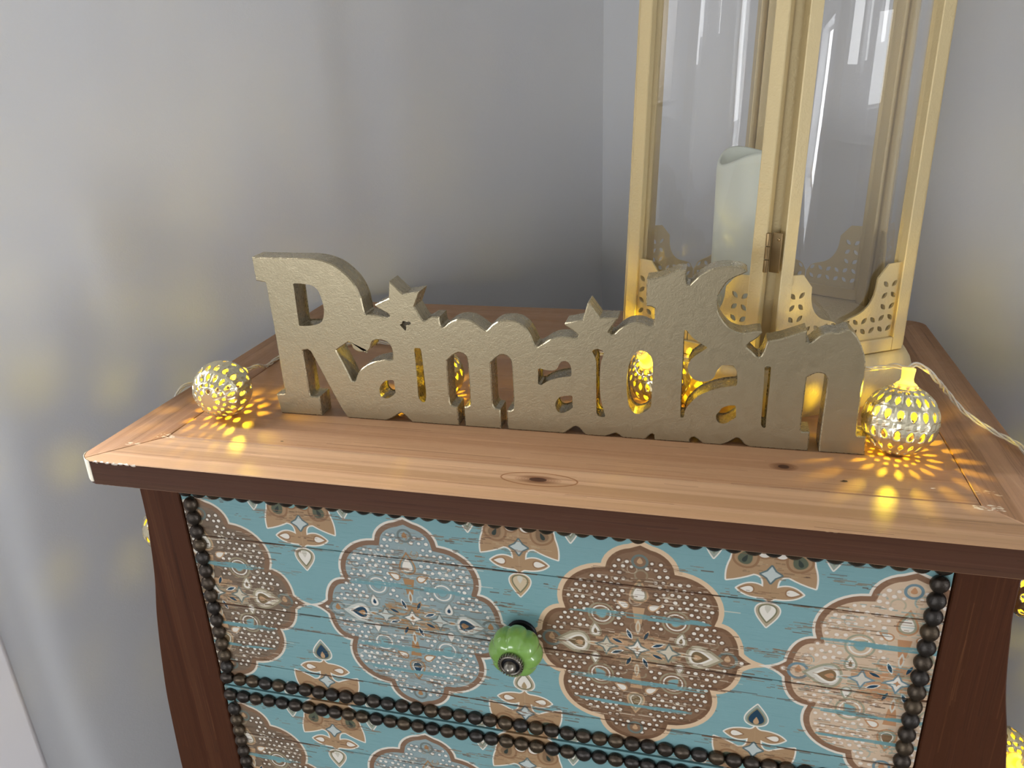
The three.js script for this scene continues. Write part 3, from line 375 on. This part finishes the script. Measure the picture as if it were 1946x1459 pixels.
// ---------------------------------------------------------------- the word sign
function readPath(str) { return str.trim().split(/\s+/).map((t) => { const [x, y] = t.replace('*', '').split(',').map(Number); return { x: x / 1000, y: y / 1000, corner: t.endsWith('*') }; }); }
function smooth(str, sub = 3) {                    // Catmull-Rom between neighbours, sharp at the starred points
  const p = readPath(str), n = p.length, o = [];
  for (let i = 0; i < n; i++) {
    const b = p[i], c = p[(i + 1) % n]; o.push(new THREE.Vector2(b.x, b.y)); if (b.corner && c.corner) continue;
    const a = b.corner ? b : p[(i + n - 1) % n], d = c.corner ? c : p[(i + 2) % n];
    for (let k = 1; k < sub; k++) {
      const t = k / sub, L = Math.hypot(c.x - b.x, c.y - b.y), lim = (vx, vy) => { const m = Math.hypot(vx, vy) || 1, s = Math.min(1, L / m * 1.6); return [vx * s, vy * s]; };
      const [t0x, t0y] = b.corner ? [c.x - b.x, c.y - b.y] : lim((c.x - a.x) / 2, (c.y - a.y) / 2), [t1x, t1y] = c.corner ? [c.x - b.x, c.y - b.y] : lim((d.x - b.x) / 2, (d.y - b.y) / 2);
      const h0 = 2 * t ** 3 - 3 * t ** 2 + 1, h1 = t ** 3 - 2 * t ** 2 + t, h2 = -2 * t ** 3 + 3 * t ** 2, h3 = t ** 3 - t ** 2;
      o.push(new THREE.Vector2(h0 * b.x + h1 * t0x + h2 * c.x + h3 * t1x, h0 * b.y + h1 * t0y + h2 * c.y + h3 * t1y));
    }
  }
  return o;
}
{
  const shape = new THREE.Shape(smooth(SIGN_OUTLINE)); shape.holes = SIGN_HOLES.map((h) => new THREE.Path(smooth(h)));
  const e = new THREE.ExtrudeGeometry(shape, { depth: 0.0182 - 0.0016, bevelEnabled: true, bevelThickness: 0.0008, bevelSize: 0.0008, bevelOffset: -0.0008, bevelSegments: 1 });
  e.translate(0, 0, -0.0182 + 0.0008);
  const sign = part('word_sign', uvBy(toCreasedNormals(e, 0.5), (x, y, z, nx, ny, nz) => (Math.abs(nz) > 0.7 ? [x, y] : [x + y * 0.7, z])), [M.sign, M.signEdge], scene);
  sign.position.set(0, H + 0.0001, -0.1012);
  Object.assign(sign.userData, { label: 'dull gold freestanding word sign reading Ramadan with two stars and a crescent', category: 'sign' });
}

// ---------------------------------------------------------------- lantern
const lantern = thing('lantern', 'tall six-sided gold metal lantern with glass panes and pierced leaf-pattern corner brackets', 'lantern', [0.1569, H, -0.2739]);
{
  const S = 0.1255, BH = 0.04, TOPY = 0.5, RAD = Math.PI / 180, az = (k) => (1 + 60 * k) * RAD;
  // the body narrows a little upwards and stands slightly out of true
  const settle = (geo, m) => {
    const g = (geo.index ? geo.toNonIndexed() : geo.clone()); if (m) g.applyMatrix4(m); const p = g.attributes.position, lean = Math.tan(1.0 * RAD);
    for (let i = 0; i < p.count; i++) { const h = Math.max(0, p.getY(i) - BH), f = 1 - 0.14 * h; p.setXYZ(i, p.getX(i) * f + lean * h, p.getY(i), p.getZ(i) * f); }
    g.computeVertexNormals(); return toCreasedNormals(g, 0.5);
  };
  const ringAt = (apothem, rc) => { const o = []; for (let k = 0; k < 6; k++) { const a = az(k), cx = Math.sin(a) * (apothem - rc) / Math.cos(Math.PI / 6), cz = Math.cos(a) * (apothem - rc) / Math.cos(Math.PI / 6); for (let i = 0; i <= 8; i++) { const b = a - Math.PI / 6 + i / 8 * Math.PI / 3; o.push([cx + Math.sin(b) * rc, cz + Math.cos(b) * rc]); } } return o; };
  const prof = [[0, 0.1168], [0.004, 0.1183], [0.012, 0.119], [0.02, 0.1186], [0.027, 0.1174], [0.033, 0.1154], [0.0375, 0.1126], [0.0396, 0.1102], [0.04, 0.108], [0.04, 0.05], [0.04, 0.002]];
  const rings = prof.map(([y, a]) => ringAt(a, Math.min(0.016, a * 0.14)).map(([x, z]) => [x, y, z])), n = rings[0].length, v = rings.flat(2), ix = [];
  for (let j = 0; j < rings.length - 1; j++) for (let i = 0; i < n; i++) { const a = j * n + i, b = j * n + (i + 1) % n; ix.push(a, b, a + n, b, b + n, a + n); }
  const base = new THREE.BufferGeometry(); base.setAttribute('position', new THREE.Float32BufferAttribute(v, 3)); base.setIndex(ix); base.computeVertexNormals();
  part('base', uvBy(base, (x, y, z) => [x, z + y]), M.gold, lantern, 'domed six-sided foot with rounded corners');
  const ML = 0.0063, MR = 0.0022, SW = 0.0103, IL = ML + SW, IR = S - MR - SW, mid = (IL + IR) / 2;
  const lf = (cx, cy, ang, L = 0.0031, w = 0.00175) => { const p = new THREE.Path(), o = [], pt = (t, s) => { const u = Math.cos(t * Math.PI), x = u * L, y = s * w * Math.pow(1 - u * u, 0.9); return new THREE.Vector2(cx + x * Math.cos(ang) - y * Math.sin(ang), cy + x * Math.sin(ang) + y * Math.cos(ang)); }; for (let i = 0; i < 7; i++) o.push(pt(i / 7, 1)); for (let i = 7; i > 0; i--) o.push(pt(i / 7, -1)); p.setFromPoints(o); return p; };
  // pierced bracket drawn from the stile (x = 0) to the middle of the side (x = half)
  const half = mid - IL, bracketShape = (() => {
    const s = new THREE.Shape(); s.moveTo(-0.001, 0.01); s.lineTo(-0.001, 0.0695); s.lineTo(0.0105, 0.069); s.lineTo(0.019, 0.059); s.lineTo(0.0195, 0.051);
    s.bezierCurveTo(0.0205, 0.044, 0.024, 0.037, 0.031, 0.0335); s.bezierCurveTo(0.036, 0.031, half - 0.009, 0.0315, half - 0.0045, 0.0285); s.lineTo(half - 0.0008, 0.0225); s.lineTo(half - 0.0004, 0.01); s.closePath();
    const q = Math.PI / 4, x1 = 0.0034, x2 = 0.0112;
    for (let k = 0; k < 5; k++) { const y = 0.0185 + k * 0.0088; s.holes.push(lf(x1, y, k & 1 ? q : -q), lf(x2, y, k & 1 ? -q : q)); }
    for (let k = 0; k < 4; k++) { const x = x2 + 0.0078 * (k + 1); if (x < half - 0.004) s.holes.push(lf(x, 0.0185, k & 1 ? q : -q)); if (x < half - 0.0055) s.holes.push(lf(x, 0.0268, k & 1 ? -q : q)); }
    return s;
  })();
  const plate = (d, z, flip) => { const e = new THREE.ExtrudeGeometry(bracketShape, { depth: d, bevelEnabled: false }); if (flip) { e.rotateY(Math.PI); e.translate(IR, 0, z + d); } else e.translate(IL, 0, z); return e; };
  const frameGeo = (() => {
    const o = [[ML, 0.0005], [S - MR, 0.0005], [S - MR, TOPY - BH], [ML, TOPY - BH]], h = [[IL, 0.0112], [IL, TOPY - BH - 0.0112], [IR, TOPY - BH - 0.0112], [IR, 0.0112]];
    const s = new THREE.Shape(o.map((p) => new THREE.Vector2(...p))); s.holes.push(new THREE.Path(h.map((p) => new THREE.Vector2(...p))));
    const e = new THREE.ExtrudeGeometry(s, { depth: 0.0056, bevelEnabled: true, bevelThickness: 0.0006, bevelSize: 0.0006, bevelOffset: -0.0006, bevelSegments: 1 }); e.translate(0, 0, -0.005); return e;
  })();
  const seams = mergeGeometries([IL, IR].map((x) => new THREE.BoxGeometry(0.0003, 0.0105, 0.0003).translate(x, 0.006, 0.0012)));
  const pane = box(IR - IL + 0.004, TOPY - BH - 0.016, 0.002, mid, (TOPY - BH) / 2, -0.0058, 0.0003);
  const names = ['front right side', 'right side', 'back right side', 'back left side', 'left side', 'front left side, a hinged door'];
  for (let k = 0; k < 6; k++) {
    const a0 = az(k), a1 = az(k + 1), P = new THREE.Vector3(Math.sin(a0) * S, BH, Math.cos(a0) * S), Q = new THREE.Vector3(Math.sin(a1) * S, BH, Math.cos(a1) * S), u = Q.clone().sub(P).normalize(), nrm = u.clone().cross(new THREE.Vector3(0, 1, 0)), door = k === 5;
    const g = partGroup(door ? 'door' : 'side', lantern, names[k]), m = new THREE.Matrix4().makeBasis(u, new THREE.Vector3(0, 1, 0), nrm).setPosition(P);
    if (door) m.multiply(new THREE.Matrix4().makeTranslation(MR - ML, 0, 0.0018));      // hung from the front post, a little proud
    part('frame', settle(frameGeo, m), M.gold, g); part('rail_seam', settle(seams, m), M.hinge, g); part('glass_pane', settle(pane, m), M.glass, g);
    for (const flip of [false, true]) { part('bracket', settle(plate(0.0009, -0.0026, flip), m), M.gold, g); part('bracket_back', settle(plate(0.0004, -0.0032, flip), m), M.inner, g, undefined); }
    if (door) for (const y of [0.088, 0.37]) part('hinge', settle(mergeGeometries([box(0.0075, 0.028, 0.0009, S + 0.0042, y, -0.0022, 0.0003), ...[-0.0094, 0, 0.0094].map((d) => new THREE.CylinderGeometry(0.0018, 0.0018, 0.0086, 14).translate(S - MR + 0.0012, y + d, 0.0008)), new THREE.SphereGeometry(0.0011, 10, 8).scale(1, 1, 0.5).translate(S + 0.0055, y + 0.0095, -0.0016)].map((q) => (q.index ? q.toNonIndexed() : q))), m), M.hinge, g);
  }
  for (let k = 0; k < 6; k++) { const a = az(k), q = box(0.011, TOPY - BH, 0.004, 0, (TOPY + BH) / 2, 0, 0.0006); q.rotateY(a); q.translate(Math.sin(a) * (S - 0.0125), 0, Math.cos(a) * (S - 0.0125)); part('post', uvBy(settle(q), (x, y, z) => [x + z, y]), M.gold, lantern); }
  const roof = new THREE.LatheGeometry([[0.138, 0.5], [0.138, 0.508], [0.116, 0.53], [0.085, 0.59], [0.04, 0.66], [0.02, 0.68], [0.0001, 0.69]].map((p) => new THREE.Vector2(...p)), 6); roof.rotateY(RAD); part('roof', uvBy(settle(roof), (x, y, z) => [x + z, y]), M.gold, lantern);
}
// ---------------------------------------------------------------- candle inside it
{
  const t = thing('pillar_candle', 'ivory wax pillar candle with a wavy rim standing inside the lantern', 'candle', [0.149, H + 0.0402, -0.2739]);
  const R = 0.0315, hgt = (a) => 0.1405 + 0.0042 * Math.sin(2 * a + 0.9) + 0.0018 * Math.sin(3 * a + 2), prof = [[0, 0.985], [0.02, 1], [0.5, 1], [0.955, 1], [0.985, 0.985], [1, 0.95], [0.992, 0.9], [0.95, 0.86], [0.9, 0.82], [0.88, 0.5], [0.878, 0.02]], N = 64, v = [R * 0 , 0, 0], ix = [];
  v.length = 0; prof.forEach(([f, q], j) => { for (let i = 0; i < N; i++) { const a = i / N * Math.PI * 2; v.push(Math.sin(a) * R * q, j > 7 ? f * 0.14 : f * hgt(a), Math.cos(a) * R * q); } });
  for (let j = 0; j < prof.length - 1; j++) for (let i = 0; i < N; i++) { const a = j * N + i, b = j * N + (i + 1) % N; ix.push(a, b, a + N, b, b + N, a + N); }
  const q = new THREE.BufferGeometry(); q.setAttribute('position', new THREE.Float32BufferAttribute(v, 3)); q.setIndex(ix); q.computeVertexNormals(); part('wax_body', q, M.wax, t);
  part('wick', new THREE.CylinderGeometry(0.001, 0.0014, 0.012, 10).translate(0, 0.129, 0), M.wax, t);
}
// ---------------------------------------------------------------- string of pierced metal globes
{
  const str = thing('string_lights', 'string of glowing pierced silver-gold globes on clear twisted wire round sign and over chest edges', 'string lights', [0, H, 0]);
  const R = 0.0236, rad = Math.PI / 180;
  const dirOf = (th, ph) => [Math.sin(th) * Math.cos(ph), Math.cos(th), Math.sin(th) * Math.sin(ph)];
  const shell = (() => {
    const v = [], E = 4;
    const quad = (a, b, c, d) => { v.push(...a, ...b, ...c, ...a, ...c, ...d); };
    const P = (th, ph, r) => dirOf(th, ph).map((q) => q * r);
    const holes = { round: (t, a) => [a, a], oval: null };
    const shapeOf = (kind, t, A, B, flip) => { const cx = Math.cos(t), sy = Math.sin(t); if (kind === 'diamond') { const m = 1 / Math.pow(Math.pow(Math.abs(cx), 1.25) + Math.pow(Math.abs(sy), 1.25), 0.8); return [cx * m * A, sy * m * B]; } if (kind === 'drop') { const s = sy * flip; const w = s > 0 ? 1 - 0.55 * s * s : 1; return [cx * A * w, sy * B * (s > 0 ? 1.25 : 0.85)]; } return [cx * A, sy * B]; };
    const band = (t0, t1, n, kind, A, B, off, flip) => {               // degrees; A, B = half-sizes in metres
      const tm = (t0 + t1) / 2;
      for (let i = 0; i < n; i++) {
        const p0 = (i + off) / n * 360, dp = 360 / n, outer = [], inner = [];
        for (const [ax, ay, bx, by] of [[-1, -1, 1, -1], [1, -1, 1, 1], [1, 1, -1, 1], [-1, 1, -1, -1]]) for (let k = 0; k < E; k++) { const f = k / E; outer.push([ax + (bx - ax) * f, ay + (by - ay) * f]); }
        for (const [ox, oy] of outer) { const ang = Math.atan2(oy, ox); inner.push(shapeOf(kind, ang, A, B, flip)); }
        const out = outer.map(([ox, oy]) => [(tm + oy * (t1 - t0) / 2) * rad, (p0 + ox * dp / 2) * rad]), inn = inner.map(([x, y]) => { const th = tm * rad + y / R; return [th, p0 * rad + x / (R * Math.sin(tm * rad))]; });
        for (let k = 0; k < out.length; k++) {
          const k2 = (k + 1) % out.length, m = (a, b) => [a[0] * 0.25 + b[0] * 0.75, a[1] * 0.25 + b[1] * 0.75], ma = m(out[k], inn[k]), mb = m(out[k2], inn[k2]);
          const rim = R + 0.00035;
          quad(P(...out[k], R), P(...out[k2], R), P(...mb, rim), P(...ma, rim)); quad(P(...ma, rim), P(...mb, rim), P(...inn[k2], R - 0.0001), P(...inn[k], R - 0.0001));
          quad(P(...inn[k], R - 0.0001), P(...inn[k2], R - 0.0001), P(...inn[k2], R - 0.0008), P(...inn[k], R - 0.0008)); quad(P(...out[k2], R - 0.0008), P(...out[k], R - 0.0008), P(...inn[k], R - 0.0008), P(...inn[k2], R - 0.0008));
        }
      }
    };
    const plain = (t0, t1, n, bump) => { for (let i = 0; i < n; i++) for (let j = 0; j < 4; j++) { const f = (k) => (t0 + (t1 - t0) * k / 4) * rad, p = (k) => k / n * 2 * Math.PI, rr = (k, q) => R + bump * Math.sin(Math.PI * k / 4) * (q % 2 ? 1 : -0.4); quad(P(f(j), p(i), rr(j, i)), P(f(j), p(i + 1), rr(j, i + 1)), P(f(j + 1), p(i + 1), rr(j + 1, i + 1)), P(f(j + 1), p(i), rr(j + 1, i))); quad(P(f(j), p(i + 1), R - 0.0008), P(f(j), p(i), R - 0.0008), P(f(j + 1), p(i), R - 0.0008), P(f(j + 1), p(i + 1), R - 0.0008)); } };
    band(14, 27, 9, 'round', 0.0019, 0.0019, 0, 1); band(27, 38, 16, 'round', 0.0013, 0.0014, 0.5, 1); band(38, 60, 18, 'diamond', 0.0017, 0.0035, 0, 1); band(60, 84, 18, 'drop', 0.0021, 0.0033, 0.5, 1);
    plain(84, 96, 64, 0.0006);
    band(96, 120, 18, 'drop', 0.0021, 0.0033, 0.5, -1); band(120, 142, 18, 'diamond', 0.0017, 0.0035, 0, 1); band(142, 153, 16, 'round', 0.0013, 0.0014, 0.5, 1); band(153, 168, 8, 'round', 0.0018, 0.0018, 0, 1); plain(168, 179.9, 24, 0);
    const q = new THREE.BufferGeometry(); q.setAttribute('position', new THREE.Float32BufferAttribute(v, 3)); q.computeVertexNormals(); return toCreasedNormals(q, 0.7);
  })();
  const lathe = (pts, n = 24) => new THREE.LatheGeometry(pts.map((p) => new THREE.Vector2(...p)), n);
  const capGeo = lathe([[0.0072, 0.0212], [0.0076, 0.0228], [0.0064, 0.0242], [0.0044, 0.0256], [0.0038, 0.0275], [0.0040, 0.031], [0.0043, 0.0335], [0.0040, 0.0348], [0.0001, 0.0350]]), bulbGeo = new THREE.SphereGeometry(0.0024, 16, 12).scale(1, 1.3, 1).translate(0, 0.0105, 0);
  const globe = (pos, axis, spin, label, scale = 1) => {
    const g = partGroup('globe', str, label), y = new THREE.Vector3(...axis).normalize();
    g.position.set(...pos); g.quaternion.setFromUnitVectors(new THREE.Vector3(0, 1, 0), y).multiply(new THREE.Quaternion().setFromAxisAngle(new THREE.Vector3(0, 1, 0), spin)); g.scale.setScalar(scale);
    part('shell', shell, M.shell, g); part('cap', capGeo, M.cap, g); part('bulb', bulbGeo, M.bulb, g);
    const L = new THREE.PointLight(LED, LED_POWER); L.name = numbered('led'); L.position.set(0, 0.0105, 0); L.castShadow = true; L.shadow.radius = 0.1; g.add(L);
    return new THREE.Vector3(...pos).addScaledVector(y, 0.034 * scale);
  };
  const pl = globe([-0.2604, 0.0229, -0.0915], [-0.038, 0.057, -0.997], 0.2, 'globe at the left end of the sign', 0.965);
  const pm = globe([-0.0966, 0.0229, -0.1465], [0.1, 0.9, 0.1], 0.5, 'globe behind the sign seen through the letter m', 0.955);
  const pd = globe([0.0834, 0.0302, -0.1518], [-0.336, 0.715, 0.613], 0.3, 'globe behind the sign seen through the letter d');
  const pr = globe([0.2478, 0.0243, -0.1112], [0.06, 0.97, -0.2], 0.1, 'globe at the right end of the sign', 1.02);
  const hl = globe([-0.3435, -0.1185, -0.0937], [0.2, 0.95, -0.2], 0.4, 'globe hanging behind the chest left edge');
  const h1 = globe([0.363, -0.115, -0.134], [-0.1, 0.95, 0.1], 0.4, 'upper globe hanging at the chest right edge');
  const h2 = globe([0.361, -0.263, -0.118], [0.1, 0.55, 0.75], 0.4, 'lower globe hanging at the chest right edge');
  // wire: three clear strands twisted along one path through every cap
  const runs = [[hl, [-0.344, -0.05, -0.108], [-0.3345, -0.008, -0.122], [-0.33, 0.0035, -0.129], [-0.322, 0.0025, -0.15], [-0.3, 0.0035, -0.168], [-0.276, 0.014, -0.15], pl], [pl, [-0.268, 0.018, -0.155], [-0.281, 0.004, -0.19], [-0.283, 0.0025, -0.222], [-0.262, 0.0025, -0.245], [-0.233, 0.0025, -0.263], [-0.201, 0.0025, -0.272], [-0.17, 0.006, -0.255], [-0.13, 0.035, -0.19], [-0.104, 0.056, -0.155], pm], [pm, [-0.088, 0.057, -0.155], [-0.05, 0.03, -0.2], [0.0, 0.02, -0.21], [0.037, 0.045, -0.155], [0.06, 0.052, -0.143], pd], [pd, [0.0766, 0.054, -0.1365], [0.09, 0.047, -0.144], [0.102, 0.0455, -0.149], [0.134, 0.0455, -0.1465], [0.161, 0.0455, -0.1455], [0.2, 0.047, -0.1475], [0.231, 0.05, -0.138], [0.243, 0.0585, -0.123], pr],
    [pr, [0.2535, 0.0605, -0.121], [0.262, 0.056, -0.127], [0.272, 0.046, -0.131], [0.285, 0.03, -0.151], [0.303, 0.0105, -0.16], [0.318, 0.003, -0.15], [0.33, 0.0028, -0.123], [0.3365, -0.006, -0.116], [0.344, -0.035, -0.118], [0.358, -0.075, -0.13], h1], [h1, [0.368, -0.085, -0.125], [0.384, -0.13, -0.11], [0.378, -0.19, -0.1], [0.369, -0.225, -0.098], h2], [h2, [0.371, -0.245, -0.09], [0.378, -0.28, -0.088], [0.376, -0.34, -0.1], [0.362, -0.46, -0.14], [0.35, -0.6, -0.2]]];
  for (let s = 0; s < 3; s++) {
    const tubes = runs.map((w) => {
      const path = new THREE.CatmullRomCurve3(w.map((p) => (p.isVector3 ? p : new THREE.Vector3(...p))), false, 'centripetal'), N = Math.max(40, Math.round(path.getLength() * 900)), f = path.computeFrenetFrames(N, false), pts = [], len = path.getLength();
      for (let i = 0; i <= N; i++) { const a = i / N * len * 150 + s * Math.PI * 2 / 3, q = path.getPointAt(i / N), r0 = 0.00115; pts.push(q.addScaledVector(f.normals[i], Math.cos(a) * r0).addScaledVector(f.binormals[i], Math.sin(a) * r0)); }
      return new THREE.TubeGeometry(new THREE.CatmullRomCurve3(pts), N, 0.00072, 6, false);
    });
    part('wire', mergeGeometries(tubes), M.clear, str);
  }
}
renderer.render(scene, camera);
